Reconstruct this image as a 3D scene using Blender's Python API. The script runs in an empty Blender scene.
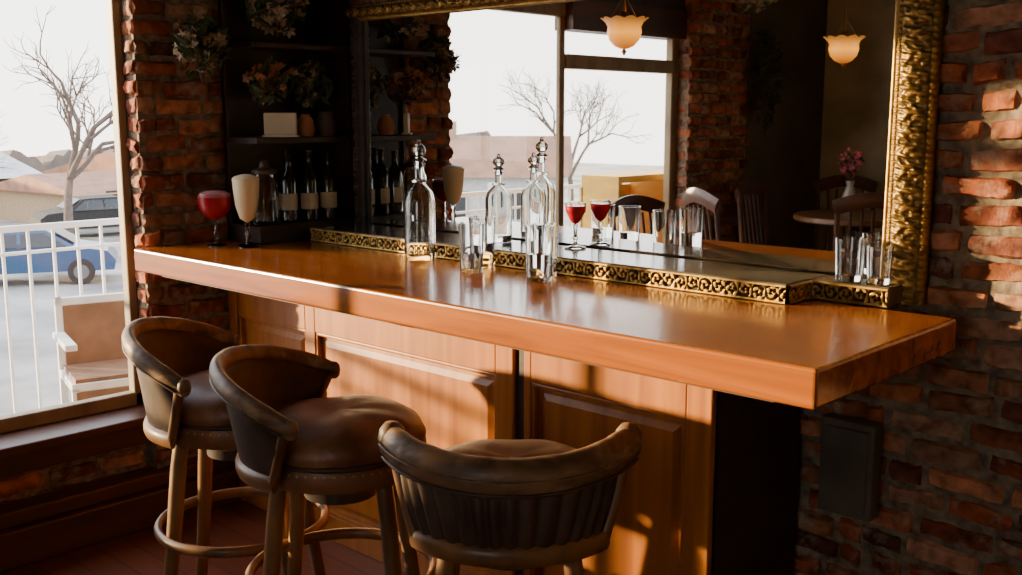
import bpy, math, random
from mathutils import Vector, Matrix
random.seed(7)
D=bpy.data; C=bpy.context
SC=C.scene
def link(o): SC.collection.objects.link(o)
def empty(name,loc=(0,0,0),rot=0):
    e=D.objects.new(name,None); e.location=loc; e.rotation_euler=(0,0,rot); e.empty_display_size=.1; link(e); return e
def mo(name,verts,faces,mat,parent=None,smooth=False,cols=None,loc=None,sharp=42):
    m=D.meshes.new(name); m.from_pydata([tuple(v) for v in verts],[],faces); m.update()
    if mat: m.materials.append(mat)
    if cols:
        ca=m.color_attributes.new('Col','FLOAT_COLOR','POINT')
        for i,c in enumerate(cols): ca.data[i].color=(c[0],c[1],c[2],1)
    if smooth:
        for p in m.polygons: p.use_smooth=True
        if sharp: m.set_sharp_from_angle(angle=math.radians(sharp))
    o=D.objects.new(name,m); link(o)
    if parent: o.parent=parent
    if loc: o.location=loc
    return o
BF=[(0,3,2,1),(4,5,6,7),(0,1,5,4),(1,2,6,5),(2,3,7,6),(3,0,4,7)]
def bv(x0,x1,y0,y1,z0,z1):
    return [(x0,y0,z0),(x1,y0,z0),(x1,y1,z0),(x0,y1,z0),(x0,y0,z1),(x1,y0,z1),(x1,y1,z1),(x0,y1,z1)]
def box(name,x0,x1,y0,y1,z0,z1,mat,parent=None,bevel=0,seg=2):
    o=mo(name,bv(min(x0,x1),max(x0,x1),min(y0,y1),max(y0,y1),min(z0,z1),max(z0,z1)),BF,mat,parent)
    if bevel:
        b=o.modifiers.new('b','BEVEL'); b.width=bevel; b.segments=seg
    return o
def boxes(name,lst,mat,parent=None,bevel=0):
    V=[];F=[]
    for b in lst:
        n=len(V); V+=bv(*b); F+=[tuple(i+n for i in f) for f in BF]
    o=mo(name,V,F,mat,parent)
    if bevel:
        m=o.modifiers.new('b','BEVEL'); m.width=bevel; m.segments=2
    return o
def lathe(name,prof,mat,parent=None,loc=(0,0,0),seg=32,scal=None,smooth=True):
    V=[];F=[]
    n=len(prof)
    for i,(r,z) in enumerate(prof):
        for k in range(seg):
            a=2*math.pi*k/seg
            rr,zz=r,z
            if scal: rr,zz=scal(r,z,a)
            V.append((rr*math.cos(a),rr*math.sin(a),zz))
    for i in range(n-1):
        for k in range(seg):
            k2=(k+1)%seg
            F.append((i*seg+k,i*seg+k2,(i+1)*seg+k2,(i+1)*seg+k))
    return mo(name,V,F,mat,parent,smooth,loc=loc)
def tubedata(pts,rad,seg=8,up=None,rb=None,closed=False,caps=True):
    pts=[Vector(p) for p in pts]; n=len(pts)
    V=[];F=[]
    if not isinstance(rad,(list,tuple)): rad=[rad]*n
    prev=None
    for i,p in enumerate(pts):
        if closed: t=(pts[(i+1)%n]-pts[i-1])
        else: t=pts[min(i+1,n-1)]-pts[max(i-1,0)]
        t.normalize()
        if up is not None: u=Vector(up)
        elif prev is not None: u=prev
        else: u=Vector((0,0,1)) if abs(t.z)<.9 else Vector((1,0,0))
        s=t.cross(u)
        if s.length<1e-5: s=t.cross(Vector((0.3,1,0)))
        s.normalize(); u2=s.cross(t); prev=u2
        ra=rad[i]; rv=ra*(rb if rb else 1)
        for k in range(seg):
            a=2*math.pi*(k+.5)/seg
            V.append(p+s*(ra*math.cos(a))+u2*(rv*math.sin(a)))
    m=n if closed else n-1
    for i in range(m):
        j=(i+1)%n
        for k in range(seg):
            k2=(k+1)%seg
            F.append((i*seg+k,i*seg+k2,j*seg+k2,j*seg+k))
    if not closed and caps:
        F.append(tuple(range(seg))[::-1]); F.append(tuple((n-1)*seg+k for k in range(seg)))
    return V,F
def tube(name,pts,rad,mat,parent=None,seg=8,up=None,rb=None,closed=False,smooth=True):
    V,F=tubedata(pts,rad,seg,up,rb,closed)
    return mo(name,V,F,mat,parent,smooth,sharp=62)
class Acc:
    def __init__(s): s.V=[];s.F=[];s.C=[]
    def add(s,V,F,col=None):
        n=len(s.V); s.V+=list(V); s.F+=[tuple(i+n for i in f) for f in F]
        if col: s.C+=[col]*len(V)
    def out(s,name,mat,parent=None,smooth=True,sharp=None):
        return mo(name,s.V,s.F,mat,parent,smooth,s.C if s.C else None,sharp=sharp)
# ---------------- materials
def nt(name):
    m=D.materials.new(name); m.use_nodes=True; n=m.node_tree.nodes; l=m.node_tree.links
    return m,n,l,n['Principled BSDF']
def setp(b,base=None,rough=None,metal=None,coat=None,trans=None,ior=None,spec=None):
    if base: b.inputs['Base Color'].default_value=(*base,1)
    if rough is not None: b.inputs['Roughness'].default_value=rough
    if metal is not None: b.inputs['Metallic'].default_value=metal
    if coat is not None: b.inputs['Coat Weight'].default_value=coat; b.inputs['Coat Roughness'].default_value=.12
    if trans is not None: b.inputs['Transmission Weight'].default_value=trans
    if ior is not None: b.inputs['IOR'].default_value=ior
    if spec is not None: b.inputs['Specular IOR Level'].default_value=spec
def mat(name,c1,c2=None,rough=.5,metal=0,scale=(8,8,8),bump=0,coat=None,ns=1.0,detail=6,attr=False,dist=0,spec=None,bdist=.01,patch=None):
    m,n,l,b=nt(name); setp(b,c1,rough,metal,coat,spec=spec)
    c2=c2 or tuple(x*.7 for x in c1)
    tc=n.new('ShaderNodeTexCoord'); mp=n.new('ShaderNodeMapping'); mp.inputs['Scale'].default_value=scale
    l.new(tc.outputs['Object'],mp.inputs['Vector'])
    no=n.new('ShaderNodeTexNoise'); no.inputs['Scale'].default_value=ns; no.inputs['Detail'].default_value=detail; no.inputs['Distortion'].default_value=dist
    l.new(mp.outputs[0],no.inputs['Vector'])
    r=n.new('ShaderNodeValToRGB'); r.color_ramp.elements[0].position=.3; r.color_ramp.elements[1].position=.7
    r.color_ramp.elements[0].color=(*c2,1); r.color_ramp.elements[1].color=(*c1,1)
    l.new(no.outputs['Fac'],r.inputs['Fac'])
    out=r.outputs[0]
    if attr:
        a=n.new('ShaderNodeVertexColor'); a.layer_name='Col'
        mx=n.new('ShaderNodeMix'); mx.data_type='RGBA'; mx.blend_type='MULTIPLY'; mx.inputs[0].default_value=1
        l.new(out,mx.inputs[6]); l.new(a.outputs['Color'],mx.inputs[7]); out=mx.outputs[2]
    if patch:
        pc,ps,p0,p1,amt=patch
        n2=n.new('ShaderNodeTexNoise'); n2.inputs['Scale'].default_value=ps; n2.inputs['Detail'].default_value=9; n2.inputs['Roughness'].default_value=.65
        l.new(tc.outputs['Object'],n2.inputs['Vector'])
        mr=n.new('ShaderNodeMapRange'); mr.inputs[1].default_value=p0; mr.inputs[2].default_value=p1; mr.inputs[4].default_value=amt
        l.new(n2.outputs['Fac'],mr.inputs[0])
        m2=n.new('ShaderNodeMix'); m2.data_type='RGBA'; m2.inputs[7].default_value=(*pc,1)
        l.new(mr.outputs[0],m2.inputs[0]); l.new(out,m2.inputs[6]); out=m2.outputs[2]
    l.new(out,b.inputs['Base Color'])
    if bump:
        bp=n.new('ShaderNodeBump'); bp.inputs['Strength'].default_value=bump; bp.inputs['Distance'].default_value=bdist
        l.new(no.outputs['Fac'],bp.inputs['Height']); l.new(bp.outputs[0],b.inputs['Normal'])
    return m
M={}
M['top']=mat('counter_wood',(.38,.108,.010),(.16,.036,.004),rough=.24,scale=(1.1,20,20),bump=.03,coat=.4,detail=10,dist=.9)
M['panel']=mat('panel_wood',(.47,.150,.011),(.27,.072,.005),rough=.40,scale=(14,14,1.2),bump=.05,coat=.12,detail=8,dist=.8)
M['paneld']=mat('panel_wood_dark',(.08,.022,.006),(.04,.012,.004),rough=.5,scale=(14,14,1.2))
M['dark']=mat('dark_wood',(.040,.018,.011),(.018,.009,.006),rough=.45,scale=(4,4,20),bump=.05)
M['trim']=mat('trim_wood',(.12,.040,.018),(.05,.018,.009),rough=.4,scale=(10,2,10),bump=.05)
M['winframe']=mat('window_frame_wood',(.34,.24,.12),(.18,.12,.06),rough=.5,scale=(10,10,3),bump=.05)
M['brick']=mat('brick',(1.1,1.0,.92),(.32,.24,.21),rough=.85,scale=(20,20,20),bump=1.0,attr=True,detail=10,bdist=.012,spec=.3,patch=((.42,.32,.23),11,.52,.68,.7))
M['mortar']=mat('mortar',(.32,.24,.16),(.10,.07,.05),rough=.95,scale=(30,30,30),bump=.8)
M['ceil']=mat('ceiling_wood',(.08,.05,.03),(.03,.018,.012),rough=.7,scale=(2,14,2))
M['plaster']=mat('plaster',(.74,.70,.52),(.30,.28,.19),rough=.85,scale=(2.2,2.2,2.2),bump=.3,detail=10)
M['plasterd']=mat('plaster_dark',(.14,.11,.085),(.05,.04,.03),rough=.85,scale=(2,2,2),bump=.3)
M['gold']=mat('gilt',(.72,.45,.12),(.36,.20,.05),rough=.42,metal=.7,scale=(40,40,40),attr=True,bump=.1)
M['leather']=mat('leather',(.29,.125,.052),(.11,.040,.018),rough=.44,scale=(8,8,8),bump=.2,detail=9,bdist=.004,patch=((.40,.24,.13),9,.54,.72,.6))
M['leatherd']=mat('leather_dark',(.085,.042,.023),(.035,.017,.010),rough=.5,scale=(14,14,14),bump=.2)
M['stoolwood']=mat('stool_wood',(.27,.12,.036),(.10,.04,.014),rough=.42,scale=(10,10,3),bump=.05,coat=.1)
M['railwood']=mat('stool_rail_leather',(.25,.13,.060),(.08,.037,.018),rough=.48,scale=(5,5,12),bump=.5,coat=.03,dist=2.0,patch=((.42,.30,.17),14,.56,.72,.6))
M['brass']=mat('brass',(.55,.35,.12),(.3,.18,.06),rough=.3,metal=1)
M['white']=mat('white_paint',(.75,.75,.74),(.6,.6,.6),rough=.5)
M['ydeck']=mat('yellow_wood',(.80,.47,.08),(.58,.30,.04),rough=.6,scale=(3,3,12))
M['deck']=mat('deck',(.42,.37,.32),(.30,.26,.22),rough=.8,scale=(2,18,2))
M['ground']=mat('asphalt_frost',(.42,.39,.36),(.12,.115,.11),rough=.9,scale=(.45,.45,.45),detail=8)
M['bark']=mat('bark',(.14,.10,.075),(.08,.055,.045),rough=.9)
M['treeline']=mat('distant_trees',(.18,.14,.115),(.10,.08,.07),rough=1,scale=(.6,.6,.6))
M['roof']=mat('roof',(.36,.17,.10),(.20,.11,.07),rough=.9,scale=(2,2,2))
M['roofs']=mat('roof_snowy',(.5,.5,.5),(.33,.33,.33),rough=.9,scale=(.8,.8,.8))
M['siding']=mat('siding',(.42,.28,.16),(.28,.20,.12),rough=.9)
M['sidingw']=mat('siding_white',(.5,.5,.48),(.38,.38,.37),rough=.9)
M['tan']=mat('tan_panel',(.24,.12,.065),(.14,.075,.04),rough=.7)
M['carb']=mat('car_blue',(.008,.05,.13),(.006,.04,.10),rough=.3,coat=.3)
M['carw']=mat('car_silver',(.10,.105,.11),(.08,.085,.09),rough=.3,coat=.3)
M['cglass']=mat('car_glass',(.02,.025,.03),(.015,.02,.025),rough=.3)
M['tyre']=mat('tyre',(.015,.015,.015),(.01,.01,.01),rough=.8)
M['leaf']=mat('leaf',(.05,.08,.028),(.02,.035,.012),rough=.6)
M['label']=mat('label_paper',(.60,.50,.34),(.45,.36,.25),rough=.7)
M['bottle']=mat('wine_bottle_glass',(.012,.02,.012),(.01,.012,.01),rough=.08,coat=.5)
M['cream']=mat('cream_drink',(.90,.76,.50),(.8,.64,.38),rough=.4)
M['redd']=mat('red_drink',(.50,.012,.03),(.25,.006,.015),rough=.2)
M['pinkfl']=mat('pink_petal',(.7,.13,.20),(.5,.07,.11),rough=.6)
M['creamfl']=mat('cream_petal',(.45,.32,.19),(.28,.18,.10),rough=.6)
M['terracotta']=mat('terracotta',(.42,.17,.07),(.26,.10,.045),rough=.7)
M['ceram']=mat('white_ceramic',(.5,.48,.45),(.4,.4,.38),rough=.3)
M['cabin']=mat('worn_cabinet',(.16,.12,.09),(.07,.055,.04),rough=.7,scale=(5,5,5))
M['foam']=mat('foam',(.65,.25,.27),(.4,.10,.12),rough=.8)
def planks():
    m,n,l,b=nt('floor_planks'); b.inputs['Roughness'].default_value=.35
    tc=n.new('ShaderNodeTexCoord'); mp=n.new('ShaderNodeMapping'); l.new(tc.outputs['Object'],mp.inputs[0])
    br=n.new('ShaderNodeTexBrick'); br.inputs['Scale'].default_value=1; br.inputs['Brick Width'].default_value=1.3; br.inputs['Row Height'].default_value=.11
    br.inputs['Mortar Size'].default_value=.002; br.inputs['Color1'].default_value=(.15,.038,.017,1); br.inputs['Color2'].default_value=(.23,.063,.026,1); br.inputs['Mortar'].default_value=(.015,.008,.005,1)
    l.new(mp.outputs[0],br.inputs['Vector'])
    mp2=n.new('ShaderNodeMapping'); mp2.inputs['Scale'].default_value=(2,30,2); l.new(tc.outputs['Object'],mp2.inputs[0])
    no=n.new('ShaderNodeTexNoise'); no.inputs['Scale'].default_value=1; l.new(mp2.outputs[0],no.inputs['Vector'])
    mx=n.new('ShaderNodeMix'); mx.data_type='RGBA'; mx.blend_type='MULTIPLY'; mx.inputs[0].default_value=.5
    l.new(br.outputs[0],mx.inputs[6]); l.new(no.outputs['Fac'],mx.inputs[7]); l.new(mx.outputs[2],b.inputs['Base Color'])
    return m
M['floor']=planks()
def glassm(name,col=(1,1,1),rough=.0):
    m,n,l,b=nt(name); setp(b,col,rough,trans=1,ior=1.46); return m
M['glass']=glassm('clear_glass',(.98,.99,.99))
M['dglass']=glassm('decanter_glass',(.93,.96,.96))
m,n,l,b=nt('water'); setp(b,(.97,.98,.98),0,trans=1,ior=1.33); M['water']=m
m,n,l,b=nt('mirror_silver'); setp(b,(.88,.88,.85),.012,1)
M['mirror']=m
m,n,l,b=nt('window_glass'); tr=n.new('ShaderNodeBsdfTransparent'); gl=n.new('ShaderNodeBsdfGlossy'); gl.inputs['Roughness'].default_value=0
mx=n.new('ShaderNodeMixShader'); mx.inputs[0].default_value=.05
l.new(tr.outputs[0],mx.inputs[1]); l.new(gl.outputs[0],mx.inputs[2]); l.new(mx.outputs[0],n['Material Output'].inputs[0]); M['pane']=m
m,n,l,b=nt('lamp_glass'); setp(b,(.25,.11,.03),.4); b.inputs['Emission Strength'].default_value=1.0
tc=n.new('ShaderNodeTexCoord'); sp=n.new('ShaderNodeSeparateXYZ'); rp=n.new('ShaderNodeValToRGB'); mr=n.new('ShaderNodeMapRange'); mr.inputs[1].default_value=-.1; mr.inputs[2].default_value=.05
l.new(tc.outputs['Object'],sp.inputs[0]); l.new(sp.outputs['Z'],mr.inputs[0]); l.new(mr.outputs[0],rp.inputs[0]); l.new(rp.outputs[0],b.inputs['Emission Color'])
rp.color_ramp.elements[0].color=(.55,.11,.005,1); rp.color_ramp.elements[1].color=(.45,.16,.03,1)
e_=rp.color_ramp.elements.new(.55); e_.color=(2.0,.72,.05,1); M['lamp']=m
m,n,l,b=nt('bulb'); b.inputs['Emission Color'].default_value=(1,.7,.35,1); b.inputs['Emission Strength'].default_value=30; M['bulb']=m

# ---------------- camera
th=math.radians(9.3); al=math.radians(46.7)
Fh=Vector((-math.cos(al),math.sin(al),0)); R=Vector((math.sin(al),math.cos(al),0)); Z=Vector((0,0,1))
fw=Fh*math.cos(th)-Z*math.sin(th); up=Fh*math.sin(th)+Z*math.cos(th)
cam=D.cameras.new('camera'); co=D.objects.new('camera',cam); link(co); SC.camera=co
cam.sensor_width=36; cam.lens=1050/1022*36; cam.clip_start=.05; cam.clip_end=500
mt=Matrix((R,up,-fw)).transposed().to_4x4(); mt.translation=Vector((0,0,1.6)); co.matrix_world=mt

# ---------------- brick
def brickcol():
    base=random.choice([(.52,.18,.075),(.44,.125,.055),(.62,.27,.14),(.34,.098,.052),(.48,.19,.095),(.22,.075,.05),(.60,.33,.21),(.56,.20,.11)])
    k=random.uniform(.6,1.2)
    return tuple(c*k for c in base)
def bricks(acc,o,u,nrm,u0,u1,z0,z1,bh=.060,bl=.185,g=.013,amp=1.0):
    o=Vector(o);u=Vector(u);nrm=Vector(nrm)
    r0=int(math.floor(z0/(bh+g)))-1; r1=int(z1/(bh+g))+2
    for r in range(r0,r1):
        a0=r*(bh+g); a1=a0+bh
        a0=max(a0,z0); a1=min(a1,z1)
        if a1-a0<.02: continue
        c=math.floor(u0/(bl+g))*(bl+g)-(bl+g)*(.5 if r%2 else 0)-random.uniform(0,.03)
        while c<u1:
            w=bl+random.uniform(-.03,.02)
            if random.random()<.18: w*=.5
            b0=max(c,u0); b1=min(c+w,u1); c+=w+g+random.uniform(-.003,.007)
            if b1-b0<.03: continue
            d=random.uniform(.004,.026)*amp
            j=lambda s=.005: random.uniform(-s,s)
            sk=random.uniform(-.007,.007); zo=random.uniform(-.004,.004)
            V=[];F=[]
            cu,cz=(b0+b1)/2,(a0+a1)/2+zo; hw=(b1-b0)/2; hh=(a1-a0)/2*random.uniform(.84,1.06)
            xs=[-1,-.93,-.6,-.2,.2,.6,.93,1]; zs=[-1,-.75,0,.75,1]
            for xi in xs:
                for zi in zs:
                    edge=abs(xi)==1 or abs(zi)==1
                    dd=-.006 if edge else d+j(.005)
                    if edge: px=cu+xi*hw; pz=cz+zi*hh
                    else: px=cu+xi*hw+j(.003); pz=cz+zi*hh+j(.003)
                    if abs(xi)>.9 and abs(zi)==.75: dd=dd*.4 if not edge else dd
                    V.append(o+u*px+Z*(pz+sk*xi+(j(.005) if edge and u0+.01<px<u1-.01 else 0))+nrm*dd)
            n2=len(zs)
            for i in range(len(xs)-1):
                for k in range(n2-1):
                    q=i*n2+k; F.append((q,q+n2,q+n2+1,q+1))
            acc.add(V,F,brickcol())
XL=-3.80; YB=2.82; CE=2.75; YO=-1.9; XR=2.6; PY=1.965
wb=empty('wall_back')
box('mortar_backing',-3.97,XR,YB,YB+.15,0,CE,M['mortar'],wb)
a=Acc(); bricks(a,(0,YB,0),(1,0,0),(0,-1,0),-3.8,-3.40,1.0,CE); bricks(a,(0,YB,0),(1,0,0),(0,-1,0),-3.4,-1.25,2.02,CE); bricks(a,(0,YB,0),(1,0,0),(0,-1,0),-1.25,1.4,0,CE); bricks(a,(0,YB,0),(1,0,0),(0,-1,0),-1.46,-1.25,0,1.1)
a.out('bricks',M['brick'],wb,True,sharp=50)
wl=empty('wall_left')
box('pier_backing',-3.98,XL-.005,PY+.005,YB,0,CE,M['mortar'],wl)
box('pier_backing_2',-3.98,XL-.005,-.82,-.105,0,CE,M['mortar'],wl)
box('sill_backing',-3.98,XL-.075,-.105,PY+.005,0,.42,M['mortar'],wl)
box('header',-3.98,XL-.04,-.105,PY+.005,2.22,CE,M['dark'],wl)
box('lintel_beam',-3.965,XL-.03,-.105,1.0,2.07,2.24,M['trim'],wl)
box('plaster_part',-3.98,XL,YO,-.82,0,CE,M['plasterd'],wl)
a=Acc()
bricks(a,(XL,0,0),(0,1,0),(1,0,0),PY,YB,0,CE)
bricks(a,(0,PY,0),(1,0,0),(0,-1,0),-3.88,-3.80,.43,CE,amp=.5)
bricks(a,(XL,0,0),(0,1,0),(1,0,0),-.82,-.1,0,CE)
bricks(a,(0,-.11,0),(1,0,0),(0,1,0),-3.90,-3.80,.43,CE,amp=.5)
bricks(a,(XL-.07,0,0),(0,1,0),(1,0,0),-.1,PY,.12,.42)
a.out('bricks',M['brick'],wl,True,sharp=50)
box('wall_right',XR,XR+.15,YO,YB,0,CE,M['plaster'])
wf=empty('wall_front')
WX0,WX1,WZ0,WZ1=-1.0,.3,1.1,2.15
for i,q in enumerate([(-3.98,WX0,0,CE),(WX1,XR+.15,0,CE),(WX0,WX1,0,WZ0),(WX0,WX1,WZ1,CE)]):
    box('plaster_%d'%i,q[0],q[1],YO-.15,YO,q[2],q[3],M['plaster'],wf)
w2=empty('fill_window')  # unseen window added behind the camera for soft fill light
boxes('frame',[(WX0,WX0+.06,YO-.1,YO-.03,WZ0,WZ1),(WX1-.06,WX1,YO-.1,YO-.03,WZ0,WZ1),(-.38,-.32,YO-.1,YO-.03,WZ0,WZ1),(WX0,WX1,YO-.1,YO-.03,WZ0,WZ0+.06),(WX0,WX1,YO-.1,YO-.03,WZ1-.06,WZ1)],M['winframe'],w2,.005)
box('floor',-3.98,XR+.15,YO-.15,YB+.15,-.1,0,M['floor'])
ce=empty('ceiling'); box('ceiling_boards',-3.98,XR+.15,YO-.15,YB+.15,CE,CE+.1,M['ceil'],ce)
for i in range(5): box('beam_%d'%i,-3.5+i*1.35,-3.34+i*1.35,YO,YB,CE-.2,CE,M['ceil'],ce)
box('cross_beam',-3.8,XR,.3,.5,CE-.3,CE-.1,M['ceil'],ce)
bb=empty('baseboard_left')
boxes('boards',[(-3.87,-3.72,-1.9,2.29,0,.14),(-3.87,-3.755,-1.9,2.29,.14,.2)],M['trim'],bb,.008)
ts=empty('trim_sill')
boxes('sill',[(-3.98,-3.70,-.1,PY-.005,.42,.455),(-3.88,-3.76,-.1,PY-.005,.33,.42)],M['trim'],ts,.006)
wi=empty('window_1')
xf0,xf1=-3.93,-3.88
fr=[(xf0,xf1,PY-.035,PY,.455,2.22),(xf0,xf1,-.1,-.03,.455,2.22),(xf0,xf1,-.1,PY,.455,.51),(xf0,xf1,1.0,PY,2.14,2.22),
    (-3.915,-3.885,1.0,1.045,.51,2.14),(xf0-.01,xf1+.01,-.03,1.0,1.86,1.94)]
boxes('frame',fr,M['winframe'],wi,.006)
mo('pane',[(-3.9,-.05,.48),(-3.9,PY-.02,.48),(-3.9,PY-.02,2.18),(-3.9,-.05,2.18)],[(0,1,2,3)],M['pane'],wi)
# ---------------- bar counter
XC0,XC1=-3.772,-.955; YC0=1.904; YC1=2.64; ZT=1.10
bar=empty('bar_counter')
box('countertop',XC0,XC1,YC0,YC1,ZT-.086,ZT,M['top'],bar,.008,3)
YF=2.295; XB1=-1.44
box('body',-3.76,XB1-.005,YF+.03,2.78,0,ZT-.086,M['paneld'],bar)
box('body_end',XB1-.02,XB1,YF+.02,2.78,0,ZT-.086,M['dark'],bar)  # end face coloured dark to carry its shadow
ps=[(-3.69,-3.23),(-3.17,-2.23),(-2.08,-1.52)]
st=[(-3.76,-3.70),(-3.23,-3.17),(-2.23,-2.155),(-2.11,-2.08),(-1.52,XB1)]
bx=[(x0,x1,YF,YF+.035,.0,ZT-.086) for x0,x1 in st]
bx+=[(x0,x1,YF,YF+.034,.80,ZT-.086) for x0,x1 in ps]+[(x0,x1,YF,YF+.034,0,.10) for x0,x1 in ps]
boxes('frame_rails',bx,M['panel'],bar,.004)
boxes('post_groove',[(-2.155,-2.11,YF+.012,YF+.035,0,ZT-.086),(-3.70,-3.685,YF+.012,YF+.035,0,1.0)],M['dark'],bar)
for i,(x0,x1) in enumerate(ps):
    mo('panel_%d'%i,[(x0,YF+.026,.10),(x1,YF+.026,.10),(x1,YF+.026,.80),(x0,YF+.026,.80),(x0+.03,YF+.024,.13),(x1-.03,YF+.024,.13),(x1-.03,YF+.024,.77),(x0+.03,YF+.024,.77),
      (x0+.05,YF+.015,.15),(x1-.05,YF+.015,.15),(x1-.05,YF+.015,.75),(x0+.05,YF+.015,.75)],
      [(0,1,5,4),(1,2,6,5),(2,3,7,6),(3,0,4,7),(4,5,9,8),(5,6,10,9),(6,7,11,10),(7,4,8,11),(8,9,10,11)],M['panel'],bar)
    g=.012
    boxes('moulding_%d'%i,[(x0,x0+g,YF+.004,YF+.03,.1,.8),(x1-g,x1,YF+.004,YF+.03,.1,.8),(x0,x1,YF+.004,YF+.03,.1,.1+g),(x0,x1,YF+.004,YF+.03,.8-g,.8)],M['panel'],bar,.004)
boxes('fascia',[(-3.76,-1.10,2.00,2.02,.985,ZT-.086),(-1.12,-1.10,2.02,2.58,.985,ZT-.086)],M['paneld'],bar)
# ---------------- mirror
YM=2.794
mi=empty('wall_mirror')
MX0,MX1=-3.50,-1.092; MZ0,MZ1=1.105,2.04; FW=.125
mo('mirror_glass',[(MX0+.02,YM-.012,MZ0),(MX1-.05,YM-.012,MZ0),(MX1-.05,YM-.012,MZ1-.03),(MX0+.02,YM-.012,MZ1-.03)],[(0,1,2,3)],M['mirror'],mi)
box('backing',MX0+.01,MX1-.01,YM-.006,YB-.004,MZ0,MZ1-.01,M['dark'],mi)
def ornate(name,p0,u,L,v,W,n,hf,nu,nv,mt,parent):
    p0=Vector(p0);u=Vector(u);v=Vector(v);n=Vector(n)
    V=[];F=[];cols=[]
    for i in range(nu+1):
        for j in range(nv+1):
            l=L*i/nu; w=j/nv
            h,c=hf(l,w); V.append(p0+u*l+v*(W*w)+n*h); cols.append((c,c,c))
    flip=u.cross(v).dot(n)<0
    for i in range(nu):
        for j in range(nv):
            k=i*(nv+1)+j; f=(k,k+nv+1,k+nv+2,k+1); F.append(f[::-1] if flip else f)
    return mo(name,V,F,mt,parent,True,cols,sharp=None)
def hframe(l,w):  # returns height and tone; recess shade is put into the vertex colour
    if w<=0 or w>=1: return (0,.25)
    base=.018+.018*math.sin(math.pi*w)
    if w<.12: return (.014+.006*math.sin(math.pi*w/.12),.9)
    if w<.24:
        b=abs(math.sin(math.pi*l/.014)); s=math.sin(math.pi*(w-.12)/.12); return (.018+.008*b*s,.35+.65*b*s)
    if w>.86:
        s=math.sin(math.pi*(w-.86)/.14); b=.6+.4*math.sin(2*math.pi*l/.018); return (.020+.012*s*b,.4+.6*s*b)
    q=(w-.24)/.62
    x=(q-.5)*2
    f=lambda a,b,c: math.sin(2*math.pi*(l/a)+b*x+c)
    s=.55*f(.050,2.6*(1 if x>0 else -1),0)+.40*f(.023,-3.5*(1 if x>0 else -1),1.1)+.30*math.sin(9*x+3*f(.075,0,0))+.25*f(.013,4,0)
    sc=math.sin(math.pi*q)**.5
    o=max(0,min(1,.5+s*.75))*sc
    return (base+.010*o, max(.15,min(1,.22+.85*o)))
Y0=YM-.014
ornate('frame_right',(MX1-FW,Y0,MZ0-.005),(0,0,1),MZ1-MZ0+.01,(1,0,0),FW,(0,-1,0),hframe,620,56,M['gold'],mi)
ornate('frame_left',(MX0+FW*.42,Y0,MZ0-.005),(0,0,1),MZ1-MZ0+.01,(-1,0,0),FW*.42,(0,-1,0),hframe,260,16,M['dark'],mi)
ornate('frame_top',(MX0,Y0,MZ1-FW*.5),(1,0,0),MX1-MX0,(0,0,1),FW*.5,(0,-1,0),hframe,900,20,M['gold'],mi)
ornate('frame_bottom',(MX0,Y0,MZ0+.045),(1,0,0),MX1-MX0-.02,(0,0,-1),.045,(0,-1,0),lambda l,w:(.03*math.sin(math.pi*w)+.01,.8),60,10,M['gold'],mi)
le=empty('mirror_ledge')
LX0,LX1=-3.48,-1.362; LY=2.522; LZ=ZT+.056
box('ledge_body',LX0,LX1,LY,YM-.05,ZT+.001,LZ-.006,M['dark'],le)
mled=mat('ledge_top',(.14,.11,.08),(.07,.055,.045),rough=.15,scale=(3,3,3))
box('ledge_top',LX0,LX1,LY-.006,YM-.045,LZ-.006,LZ,mled,le,.002)
box('ledge_return',LX1,-1.14,2.655,YM-.045,ZT+.001,LZ-.001,mled,le,.003)
def hstrip(l,w):  # tone drops between the scrolls, painting shade into the low relief
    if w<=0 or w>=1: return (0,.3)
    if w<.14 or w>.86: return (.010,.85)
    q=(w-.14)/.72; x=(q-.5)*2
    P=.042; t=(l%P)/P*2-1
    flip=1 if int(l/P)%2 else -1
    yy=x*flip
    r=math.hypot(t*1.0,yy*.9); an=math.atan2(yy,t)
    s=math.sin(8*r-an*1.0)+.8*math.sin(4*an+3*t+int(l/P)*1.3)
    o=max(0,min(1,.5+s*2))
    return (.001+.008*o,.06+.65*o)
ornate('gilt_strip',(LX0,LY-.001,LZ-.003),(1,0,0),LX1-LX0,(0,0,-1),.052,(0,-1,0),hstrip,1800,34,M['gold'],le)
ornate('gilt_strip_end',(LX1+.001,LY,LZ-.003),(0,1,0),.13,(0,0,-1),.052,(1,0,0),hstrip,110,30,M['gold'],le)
ornate('gilt_strip_return',(LX1,2.654,LZ-.003),(1,0,0),-1.14-LX1,(0,0,-1),.052,(0,-1,0),hstrip,190,30,M['gold'],le)
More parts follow.
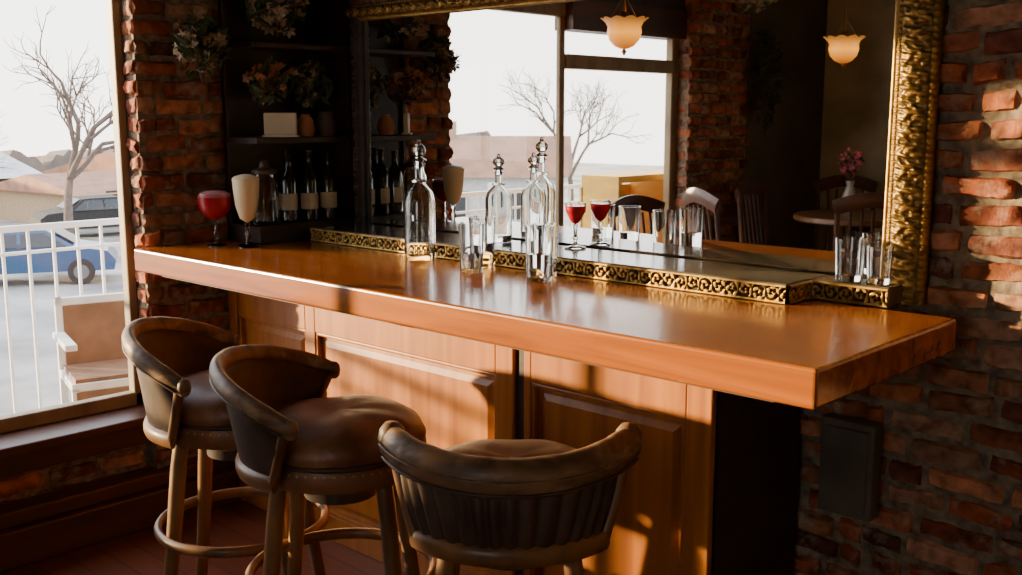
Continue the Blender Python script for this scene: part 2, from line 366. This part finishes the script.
# ---------------- stools
def stool(loc,phi,zc,ze,A=70,thick=1.0,pleat=0.0,R0=.305):
    s=empty('bar_stool',loc,phi)
    def puck(r,z,a):
        f=min(1,r/.2); return (r*(1+.006*math.sin(5*a+1)),z+.003*f*math.sin(3*a)+.002*math.sin(7*a)*f)
    lathe('seat_cushion',[(0.0,.808),(.03,.809),(.06,.811),(.10,.812),(.14,.808),(.185,.797),(.222,.774),(.238,.745),(.234,.722),(.226,.712)],M['leather'],s,seg=64,scal=puck)
    tube('seat_piping',[(.232*math.cos(t*math.pi/24),.232*math.sin(t*math.pi/24),.712) for t in range(48)],.008,M['leatherd'],s,6,closed=True)
    lathe('seat_apron',[(.226,.708),(.232,.700),(.232,.655),(.224,.645),(0,.645)],M['leather'],s,seg=48)
    a=Acc()
    for k in range(60):
        t=2*math.pi*k/60; c=Vector((.234*math.cos(t),.234*math.sin(t),.693)); e=Vector((math.cos(t),math.sin(t),0)); tt=Vector((-math.sin(t),math.cos(t),0))
        r=.0055; V=[c+tt*r,c+Z*r,c-tt*r,c-Z*r,c+e*r]; a.add(V,[(0,1,4),(1,2,4),(2,3,4),(3,0,4)])
    a.out('nail_heads',M['brass'],s)
    lathe('swivel',[(0,.66),(.07,.66),(.07,.61),(.10,.60),(.10,.57),(0,.57)],M['leatherd'],s,seg=24)
    for k,(sx,sy) in enumerate([(1,1),(1,-1),(-1,-1),(-1,1)]):
        P=[]
        for i in range(9):
            t=i/8; r=.145+.075*t**.8-.010*math.sin(math.pi*t)
            P.append((sx*r*.95,sy*r*.95,.645-.645*t))
        tube('leg_%d'%(k+1),P,[.024-.006*abs(i/8-.2) for i in range(9)],M['stoolwood'],s,8)
    tube('foot_ring',[(.255*math.cos(t*math.pi/24),.255*math.sin(t*math.pi/24),.345) for t in range(48)],.013,M['stoolwood'],s,8,closed=True,rb=1.3)
    def arc(deg,r,z,cy=0.0):
        t=math.radians(deg); return Vector((r*math.sin(t),cy-r*math.cos(t),z))
    N=48
    zt=lambda d:zc+(ze-zc)*(abs(d)/A)**2
    P=[arc(-A+2*A*i/N,R0,zt(-A+2*A*i/N)) for i in range(N+1)]
    rad=[(.024*thick)*min(1,.8+.05*min(i,N-i))*(1+.012*math.sin(i*1.3)+.012*math.sin(i*.7)) for i in range(N+1)]
    tube('back_top_roll',P,rad,M['railwood'],s,18,up=(0,0,1),rb=1.35)
    for q,(dr,dz) in enumerate(((.020*thick,-.022*thick),(.0245*thick,.0),)):
        P=[arc(-A+2*A*i/N,R0+dr,zt(-A+2*A*i/N)+dz) for i in range(1,N)]
        if q==0 or thick>1.1: tube('roll_piping_%d'%q,P,.004,M['leatherd'] if q==0 else M['railwood'],s,6)
    for d in (-A,A):
        k=thick
        lathe('rolled_end',[(0,.031*k),(.012*k,.029*k),(.021*k,.018*k),(.024*k,0),(.021*k,-.018*k),(.012*k,-.029*k),(0,-.031*k)],M['railwood'],s,seg=20,loc=arc(d,R0,zt(d)))
    V=[];F=[]
    nz=8; N2=130
    B=A*.97
    for i in range(N2+1):
        d=-B+2*B*i/N2
        for j in range(nz+1):
            t=j/nz; z=.665+(zt(d)-.015-.665)*t
            pl=pleat*abs(math.sin(math.pi*i/9+.6*math.sin(i*.11)))*math.sin(math.pi*(.08+.84*t))
            r=.262+(R0-.268)*t+pl
            dd=d*(.80+.20*t)
            V.append(arc(dd,r,z))
    for i in range(N2):
        for j in range(nz):
            k=i*(nz+1)+j; F.append((k,k+nz+1,k+nz+2,k+1))
    o=mo('back_pad',V,F,M['leatherd'],s,True,sharp=None); md=o.modifiers.new('s','SOLIDIFY'); md.thickness=.016; md.offset=-1
    P=[arc(-B*.82+2*B*.82*i/N,.268,.675) for i in range(N+1)]
    tube('back_lower_band',P,.012,M['stoolwood'],s,10,up=(0,0,1),rb=2.0)
    for i,d in enumerate((-B,B)):
        tube('arm_post_%d'%i,[arc(d*.80,.266,.675),arc(d*.9,.278,.77),arc(d,R0,zt(d)-.01)],[.014,.014,.016],M['stoolwood'],s,8)
    return s
stool((-2.770,1.71,0),math.radians(-46),.955,.850,A=76,thick=.85,R0=.305)
stool((-2.250,1.70,0),math.radians(-47),.94,.842,A=78,thick=.85,R0=.315)
stool((-1.625,1.725,0),math.radians(42),.858,.886,A=66,thick=1.35,pleat=.012,R0=.288)
# ---------------- drinks
def goblet(name,loc,h,rb,liquid,bowl0=.42):
    e=empty(name,loc); k=h
    lathe('foot_stem',[(0,0),(.036,0),(.036,.004),(.012,.010),(.006,.02),(.006,k*.18),(.011,k*.22),(.006,k*.27),(.008,bowl0*k-.005),(0,bowl0*k)],M['glass'],e)
    prof=[(.010,bowl0*k),(rb*.55,bowl0*k+.012),(rb*.85,bowl0*k+.035),(rb*.95,k*.8),(rb,k)]
    lathe('drink',[(0,bowl0*k-.002)]+prof[:-1]+[(rb*.98,k*.93),(0,k*.93)],liquid,e)
    lathe('rim',[(rb*.98,k*.93),(rb,k),(rb-.0025,k),(rb*.98-.0025,k*.93)],M['glass'],e)
    return e
g=goblet('red_cocktail_goblet',(-3.62,2.17,ZT),.205,.066,M['redd'],.5)
lathe('froth',[(.062,.19),(.057,.203),(.035,.212),(0,.214)],M['foam'],g)
g=goblet('red_cocktail_goblet',(-2.26,2.715,LZ+.001),.155,.036,M['redd'],.55)
e=empty('cream_cocktail_glass',(-3.50,2.235,ZT))
lathe('foot_stem',[(0,0),(.042,0),(.042,.004),(.014,.012),(.007,.025),(.012,.05),(.007,.065),(.012,.09),(0,.095)],M['glass'],e)
lathe('drink',[(0,.092),(.028,.11),(.043,.16),(.049,.22),(.052,.262),(.044,.270),(.02,.278),(0,.28)],M['cream'],e)
def tumbler(loc,h=.15,r=.042,name='glass_tumbler',fill=.0):
    e=empty(name,loc)
    t=.003
    lathe('glass',[(0,0),(r*.84,0),(r*.88,.004),(r,h),(r-t,h),(r*.885-t,.016),(0,.015)],M['glass'],e,seg=32)
    if fill: lathe('water',[(0,.0155),(r*.885-t-.0004,.0165),(r*.88+r*.12*fill-t-.0004,h*fill),(0,h*fill)],M['water'],e,seg=32)
    return e
tumbler((-2.45,2.46,ZT),.17,.045,fill=.5); tumbler((-2.40,2.36,ZT),.16,.042,fill=.4)
tumbler((-2.17,2.46,ZT),.165,.043); tumbler((-2.115,2.37,ZT),.17,.044,fill=.5)
def decanter(loc,h,r):
    e=empty('glass_decanter',loc)
    pr=[(r*.95,0),(r,.01),(r,h*.48),(r*.85,h*.56),(r*.40,h*.63),(r*.28,h*.68),(r*.28,h*.78),(r*.42,h*.80)]
    lathe('bottle_body',[(0,0)]+pr+[(q-.004,z) for q,z in pr[::-1][:-2]]+[(r-.005,.022),(0,.02)],M['dglass'],e)
    lathe('stopper',[(0,h*.74),(r*.2,h*.76),(r*.24,h*.81),(r*.5,h*.825),(r*.2,h*.85),(r*.45,h*.89),(r*.42,h*.93),(r*.15,h*.96),(r*.12,h*.985),(0,h)],M['dglass'],e)
    lathe('collar',[(r*.3,h*.64),(r*.5,h*.645),(r*.5,h*.665),(r*.3,h*.67)],M['dglass'],e)
    return e
decanter((-2.76,2.46,ZT),.42,.055)
decanter((-2.595,2.69,LZ+.002),.31,.048)
tumbler((-1.275,2.70,LZ),.115,.040); tumbler((-1.19,2.70,LZ),.10,.034)
# ---------------- corner shelf
sh=empty('corner_shelf')
SX0,SX1=-3.765,-3.53; SY0,SY1=2.31,2.78
boxes('boards',[(SX0,SX1,SY0,SY1,1.49,1.515),(SX0,SX1,SY0,SY1,1.86,1.88),(SX0,SX1,SY0,SY1,ZT+.002,1.17),(SX0,SX0+.015,SY0,SY1,ZT+.002,2.35),(SX0,SX1,SY1-.018,SY1,ZT+.002,2.35),(SX0,SX0+.03,SY0,SY0+.02,ZT+.002,2.35)],M['dark'],sh,.003)
def wine(loc,k=1.0,body=None):
    e=empty('wine_bottle',loc)
    lathe('body',[(0,0),(.037*k,0),(.038*k,.01),(.038*k,.18*k),(.030*k,.21*k),(.015*k,.235*k),(.0135*k,.29*k),(.016*k,.295*k),(.016*k,.305*k),(0,.306*k)],body or M['bottle'],e,seg=20)
    V=[];F=[]
    for i in range(9):
        t=math.radians(-70+20*i-45); V+= [(.0388*k*math.cos(t),.0388*k*math.sin(t),.05),(.0388*k*math.cos(t),.0388*k*math.sin(t),.115)]
    for i in range(8): F.append((2*i,2*i+2,2*i+3,2*i+1))
    mo('label',V,F,M['label'],e,True)
for i,(x,y) in enumerate([(-3.60,2.50),(-3.585,2.59),(-3.575,2.68),(-3.68,2.55),(-3.67,2.65)]): wine((x,y,1.171),.9+.04*(i%2))
e=empty('glass_jar',(-3.60,2.385,1.171)); lathe('jar',[(0,0),(.05,0),(.055,.01),(.055,.16),(.045,.18),(.045,.20),(.042,.20),(.042,.18),(.051,.16),(.051,.014),(0,.012)],M['dglass'],e); lathe('lid',[(0,.20),(.05,.20),(.05,.215),(.02,.225),(.015,.25),(0,.255)],M['leatherd'],e)
e=empty('white_plaque',(-3.57,2.45,1.516),math.radians(45)); box('plaque',-.065,.065,-.01,.01,.008,.095,M['label'],e,.004); box('plaque_foot',-.07,.07,-.02,.02,0,.008,M['label'],e)
def foliage(name,c,rad,n,mats,lsize=.03,stems=True):
    e=empty(name,c)
    accs=[Acc() for _ in mats]
    for i in range(n):
        while True:
            p=Vector([random.uniform(-1,1) for _ in range(3)])
            if p.length<1: break
        q=Vector((p.x*rad[0],p.y*rad[1],p.z*rad[2]))
        u=Vector([random.uniform(-1,1) for _ in range(3)]).normalized(); v=u.orthogonal().normalized(); w=u.cross(v)
        s=lsize*random.uniform(.6,1.3); k=random.randrange(len(mats))
        if k<len(mats)-1 or mats[k]==M['leaf']: accs[k].add([q-u*s,q-v*s*.4,q+u*s,q+v*s*.4,q+w*s*.15],[(0,1,4),(1,2,4),(2,3,4),(3,0,4)])
        else:
            for m_ in range(6):
                an=m_*math.pi/3; dd=v*math.cos(an)+w*math.sin(an); ee=u.cross(dd)
                accs[k].add([q,q+dd*s*.5+ee*s*.25+u*s*.2,q+dd*s*.8+u*s*.4,q+dd*s*.5-ee*s*.25+u*s*.2],[(0,1,2,3)])
    for k,ac in enumerate(accs):
        if ac.V: ac.out('leaves_%d'%k,mats[k],e,False)
    if stems:
        for i in range(6):
            t=i*1.05; tube('stem_%d'%i,[(0,0,-rad[2]*1.1),(rad[0]*.3*math.cos(t),rad[1]*.3*math.sin(t),0),(rad[0]*.7*math.cos(t),rad[1]*.7*math.sin(t),rad[2]*.6)],.003,M['bark'],e,5)
    return e
foliage('dried_flower_bunch',(-3.60,2.47,2.04),(.11,.12,.12),260,[M['leaf'],M['leaf'],M['creamfl']],.032)
foliage('flower_garland',(-3.61,2.43,1.73),(.09,.10,.08),150,[M['leaf'],M['leaf'],M['terracotta']],.028)
foliage('flower_garland',(-3.62,2.64,1.73),(.08,.10,.09),150,[M['leaf'],M['leaf'],M['leaf'],M['creamfl']],.028)
foliage('hanging_greenery',(-3.67,2.17,1.86),(.07,.11,.12),160,[M['leaf'],M['leaf'],M['leaf'],M['leaf'],M['creamfl']],.033)
lathe('spice_pot',[(0,0),(.03,0),(.04,.03),(.03,.07),(.02,.08),(.02,.09),(0,.09)],M['terracotta'],None,(-3.57,2.57,1.516),20)
lathe('spice_pot',[(0,0),(.035,0),(.045,.04),(.03,.09),(.034,.10),(0,.10)],M['leatherd'],None,(-3.58,2.68,1.516),20)
e=empty('wall_cabinet'); box('casing',-1.35,-1.19,2.73,2.788,.47,.75,M['cabin'],e,.006); box('door',-1.335,-1.205,2.722,2.732,.49,.73,M['cabin'],e,.003)
# ---------------- pendants
def pendant(loc):
    e=empty('pendant_lamp',loc)
    def sc(r,z,a):
        f=max(0,(r-.07)/.05); return (r*(1+.06*f*math.cos(10*a)),z+.012*f*abs(math.cos(5*a)))
    lathe('shade',[(0.0,-.10),(.02,-.098),(.05,-.085),(.078,-.055),(.088,-.02),(.085,.01),(.095,.03),(.118,.045),(.115,.05),(.092,.036),(.080,.012)],M['lamp'],e,seg=60,scal=sc)
    lathe('finial',[(.0,-.135),(.008,-.125),(.014,-.11),(.006,-.10),(0,-.098)],M['brass'],e,seg=16)
    lathe('bulb',[(0,-.05),(.02,-.045),(.03,-.02),(.02,.01),(.012,.03),(0,.03)],M['bulb'],e,seg=16)
    lathe('cap',[(0,.09),(.02,.088),(.03,.06),(.028,.03),(0,.03)],M['brass'],e,seg=20)
    for k in range(3):
        t=k*2.094; tube('chain_%d'%k,[(.09*math.cos(t),.09*math.sin(t),.035),(.01*math.cos(t),.01*math.sin(t),.16)],.002,M['brass'],e,5)
    tube('rod',[(0,0,.03),(0,0,CE-loc[2]-.01)],.004,M['brass'],e,6)
    lathe('canopy',[(0,CE-loc[2]-.04),(.04,CE-loc[2]-.03),(.05,CE-loc[2]-.002),(0,CE-loc[2])],M['brass'],e,seg=20)
pendant((-3.40,1.10,2.04)); pendant((-2.98,-.52,2.01))
# ---------------- dining furniture (high-top set)
def chair(loc,rot,H=1.14,S=.60):
    e=empty('dining_chair',loc,rot)
    box('seat',-.21,.21,-.20,.20,S-.035,S,M['trim'],e,.012)
    for i,(x,y) in enumerate([(-.18,-.17),(.18,-.17)]): tube('leg_%d'%i,[(x,y,S-.03),(x*1.05,y*1.08,0)],[.02,.016],M['trim'],e)
    for i,x in enumerate([-.19,.19]): tube('back_post_%d'%i,[(x,.21,0),(x,.18,S),(x,.24,H-.03)],[.018,.02,.016],M['trim'],e)
    P=[(-.21+.42*i/12,.24+.03*math.sin(math.pi*i/12),H-.05+.05*math.sin(math.pi*i/12)) for i in range(13)]
    tube('crest_rail',P,.018,M['trim'],e,8,up=(0,0,1),rb=2.6)
    for i in range(5): tube('spindle_%d'%i,[(-.12+.06*i,.18,S),(-.12+.06*i,.255,H-.06)],.009,M['trim'],e,6)
    for i,x in enumerate((-.18,.18)): tube('stretcher_%d'%i,[(x,-.17,.25),(x,.19,.25)],.01,M['trim'],e)
def table(loc,r,H):
    e=empty('dining_table',loc)
    lathe('table_top',[(0,H-.04),(r*.96,H-.04),(r,H-.03),(r,H-.01),(r*.98,H),(0,H)],M['stoolwood'],e,seg=48)
    lathe('pedestal',[(0,H-.04),(.12,H-.04),(.05,H-.10),(.06,.4),(.09,.3),(.05,.15),(.06,.08),(0,.06)],M['dark'],e,seg=24)
    for k in range(4):
        t=k*math.pi/2+.78; tube('foot_%d'%k,[(.04*math.cos(t),.04*math.sin(t),.12),(.2*math.cos(t),.2*math.sin(t),.10),(.34*math.cos(t),.34*math.sin(t),.025)],.022,M['dark'],e)
chair((-3.42,.66,0),math.radians(100),1.10); chair((-3.30,.10,0),math.radians(30)); chair((-2.62,-.25,0),math.radians(-25)); chair((-3.38,-.62,0),math.radians(85)); chair((-3.3,-1.35,0),math.radians(150)); chair((-2.45,-1.0,0),math.radians(-110))
table((-2.93,-.78,0),.42,.98)
e=empty('flower_vase',(-3.1,-.95,.981)); lathe('vase',[(0,0),(.035,0),(.03,.02),(.045,.10),(.02,.17),(.03,.20),(.025,.2),(.0,.1)],M['ceram'],e,seg=24)
foliage('table_flowers',(-3.1,-.95,1.29),(.08,.08,.10),70,[M['leaf'],M['pinkfl']],.03)
foliage('hanging_ivy',(-3.68,-.85,1.85),(.08,.16,.35),320,[M['leaf'],M['leaf']],.035)
foliage('dried_flower_bunch',(-3.5,-.35,2.36),(.14,.16,.12),200,[M['leaf'],M['creamfl']],.035)
foliage('pink_flower_spray',(-2.75,-1.80,1.45),(.12,.05,.2),90,[M['leaf'],M['pinkfl']],.03)
# ---------------- outdoors
box('patio_deck',-5.6,-3.99,-5,7,-.12,-.01,M['deck'])
def fence():
    L=[(-5.33,-5.29,-5,7,1.035,1.065),(-5.325,-5.295,-5,7,.92,.935),(-5.33,-5.29,-5,7,.08,.11)]
    y=-5
    while y<7: L.append((-5.316,-5.304,y,y+.014,.1,1.04)); y+=.125
    y=-4.7
    while y<7: L.append((-5.335,-5.285,y,y+.05,-.01,1.12)); y+=1.6
    boxes('balcony_railing',L,M['white'])
fence()
e=empty('patio_crate_bench')
L=[(-4.35,-4.05,-.78,.28,1.18,1.22),(-4.35,-4.05,-.78,.28,.60,.63),(-4.35,-4.05,-.78,.28,.1,.13)]
for y in (-.78,-.27,.24): L.append((-4.35,-4.05,y,y+.04,-.01,1.18))
L+=[(-4.36,-4.34,-.78,.28,.7+.16*i,.82+.16*i) for i in range(3)]
L+=[(-4.36,-4.34,-.78,.28,.1+.16*i,.22+.16*i) for i in range(3)]
boxes('crate_frame',L,M['ydeck'],e)
e=empty('patio_chair',(-4.68,2.22,-.01),math.radians(75)); e.scale=(.85,.85,.95)
L=[(-.24,-.20,-.2,-.16,0,.42),(.20,.24,-.2,-.16,0,.42),(-.24,-.20,.2,.24,0,.80),(.20,.24,.2,.24,0,.80),(-.24,.24,-.2,.22,.40,.44),(-.24,.24,.2,.24,.76,.80),(-.26,-.2,-.2,.22,.60,.63),(.2,.26,-.2,.22,.60,.63)]
boxes('frame',L,M['white'],e,.004)
boxes('back_panel',[(-.20,.20,.195,.215,.46,.76),(-.22,.22,-.19,.20,.435,.46),(-.22,.22,-.205,-.19,.12,.40)],M['tan'],e,.003)
GZ=-2.7
mo('ground',[(-90,-70,GZ),(-5.0,-70,GZ),(-5.0,60,GZ),(-90,60,GZ)],[(0,1,2,3)],M['ground'])
def tree(loc,h,seed,name='bare_tree',thin=1.0):
    rnd=random.Random(seed); ac=Acc()
    def br(p,d,L,r,k):
        n=4; pts=[p]; q=p.copy(); dd=d.copy()
        for i in range(n):
            dd=(dd+Vector((rnd.uniform(-.13,.13),rnd.uniform(-.13,.13),rnd.uniform(-.03,.10)))).normalized(); q=q+dd*(L/n); pts.append(q.copy())
        V,F=tubedata(pts,[r*(1-.4*i/n) for i in range(n+1)],5 if k<3 else 3,caps=False); ac.add(V,F)
        if k>=6: return
        m=3 if k<4 else 2
        for j in range(m):
            i=n if j==0 else rnd.randint(2,n)
            ax=dd.orthogonal().normalized(); ax.rotate(Matrix.Rotation(rnd.uniform(0,6.28),3,dd))
            nd=(dd*1.0+ax*rnd.uniform(.45,.9)).normalized()
            br(pts[i],nd,L*rnd.uniform(.62,.8),r*(.6 if j else .65),k+1)
    br(Vector((0,0,0)),Vector((0,0,1)),h*.30,h*.016*thin,0)
    o=ac.out(name,M['bark'],None,True); o.location=loc
tree((-32,14.1,GZ),8.0,3,thin=1.4); tree((-38,20.5,GZ),6,5,thin=1.2); tree((-29,-29,GZ),7.5,11,thin=1.2); tree((-44,-30,GZ),7,12,thin=1.3); tree((-38,13.0,GZ),6,21)
def treeline():
    V=[];F=[];rnd=random.Random(4); n=260
    for i in range(n+1):
        t=i/n; y=-65+125*t; x=-66-3*math.sin(t*9); h=2.1+rnd.uniform(-.4,.7)+.5*math.sin(t*23)
        V+=[(x,y,GZ),(x,y,GZ+h),(x-3,y,GZ+h*.9)]
    for i in range(n):
        a0=3*i; F+=[(a0,a0+3,a0+4,a0+1),(a0+1,a0+4,a0+5,a0+2)]
    mo('distant_treeline',V,F,M['treeline'])
treeline()
def house(loc,w,d,h,rh,wm,rm,rot=0):
    e=empty('house',loc,rot)
    boxes('walls',[(-w/2,w/2,-d/2,d/2,0,h)],wm,e)
    mo('roof',[(-w/2-.3,-d/2-.3,h),(w/2+.3,-d/2-.3,h),(w/2+.3,d/2+.3,h),(-w/2-.3,d/2+.3,h),(0,-d/2-.3,h+rh),(0,d/2+.3,h+rh)],[(0,1,4),(2,3,5),(1,2,5,4),(3,0,4,5)],rm,e)
    L=[]
    k=-d/2+1
    while k<d/2-1.2: L.append((w/2,w/2+.05,k,k+.8,h*.4,h*.4+.9)); k+=2
    boxes('windows',L,M['cglass'],e)
    boxes('chimney',[(-.3,.3,d/4,d/4+.6,h,h+rh+.5)],M['roof'],e)
house((-46,26,GZ),8,9,1.7,1.0,M['siding'],M['roof'],.3); house((-43,20.5,GZ),7,6,1.3,.7,M['siding'],M['roof'],.1); house((-52,15,GZ),9,9,1.6,1.2,M['siding'],M['roofs'],.1)
house((-26,-21,GZ),5,5,2.3,1.3,M['sidingw'],M['roof'],.9); house((-42,-20,GZ),8,12,2.5,1.5,M['siding'],M['roof'],.2); house((-40,-2,GZ),8,9,1.6,1.0,M['sidingw'],M['roof'],.5)
def car(loc,rot,body):
    e=empty('parked_car',loc,rot)
    prof=[(-2.2,.35),(-2.25,.75),(-2.0,.92),(-1.35,.98),(-.75,1.40),(.55,1.42),(1.25,.98),(2.0,.85),(2.2,.6),(2.15,.35)]
    def ext(name,pr,w,m):
        V=[]
        n=len(pr)
        for s in (-1,1):
            for x,z in pr:
                ww=w*(1-(.16 if z>1.1 else 0)); V.append((x,s*ww,z))
        F=[tuple(range(n)),tuple(range(2*n-1,n-1,-1))]+[(i,(i+1)%n+0,(i+1)%n+n,i+n)[::-1] for i in range(n)]
        return mo(name,V,F,m,e)
    ext('body',prof,.86,body)
    ext('side_glass',[(-1.15,1.0),(-.70,1.33),(.5,1.35),(1.05,1.0)],.90,M['cglass'])
    ext('door_pillar',[(-.12,.98),(-.12,1.36),(-.04,1.36),(-.04,.98)],.905,body)
    mo('windscreen',[(.66,-.66,1.38),(1.2,-.72,1.04),(1.2,.72,1.04),(.66,.66,1.38)],[(0,1,2,3)],M['cglass'],e).location=(.03,0,.03)
    mo('rear_glass',[(-.83,-.66,1.36),(-1.3,-.72,1.04),(-1.3,.72,1.04),(-.83,.66,1.36)],[(0,1,2,3)],M['cglass'],e).location=(-.03,0,.03)
    for i,(x,y) in enumerate([(-1.35,-.8),(1.35,-.8),(-1.35,.8),(1.35,.8)]):
        w=lathe('wheel_%d'%i,[(0,-.1),(.2,-.11),(.33,-.1),(.33,.1),(.2,.11),(0,.1)],M['tyre'],e,(x,y,.33),24); w.rotation_euler=(math.pi/2,0,0)
        w=lathe('hub_%d'%i,[(0,-.12),(.19,-.115),(.19,.115),(0,.12)],M['carw'],e,(x,y,.33),16); w.rotation_euler=(math.pi/2,0,0)
car((-27.8,11.1,GZ),math.radians(62),M['carb']); car((-34,10.8,GZ),math.radians(70),M['carw']); car((-37,17.5,GZ),math.radians(80),M['tyre']); car((-27,6.0,GZ),math.radians(70),M['tyre'])
# ---------------- lights
w=D.worlds.new('sky'); SC.world=w; w.use_nodes=True
n=w.node_tree.nodes; l=w.node_tree.links; bg=n['Background']
tc=n.new('ShaderNodeTexCoord'); sp=n.new('ShaderNodeSeparateXYZ'); rp=n.new('ShaderNodeValToRGB')
l.new(tc.outputs['Generated'],sp.inputs[0]); l.new(sp.outputs['Z'],rp.inputs[0]); l.new(rp.outputs[0],bg.inputs[0])
rp.color_ramp.elements[0].color=(1,.96,.90,1); rp.color_ramp.elements[1].color=(.74,.84,1,1); rp.color_ramp.elements[1].position=.8
bg.inputs[1].default_value=5.5
s=D.lights.new('sun','SUN'); s.energy=24; s.color=(1,.74,.38); s.angle=math.radians(1.2)
so=D.objects.new('sun',s); link(so)
dr=Vector((1,.62,0)).normalized(); el=math.radians(6.5); dv=Vector((dr.x*math.cos(el),dr.y*math.cos(el),-math.sin(el)))
so.rotation_euler=dv.to_track_quat('-Z','Y').to_euler(); so.location=(-8,-3,4)
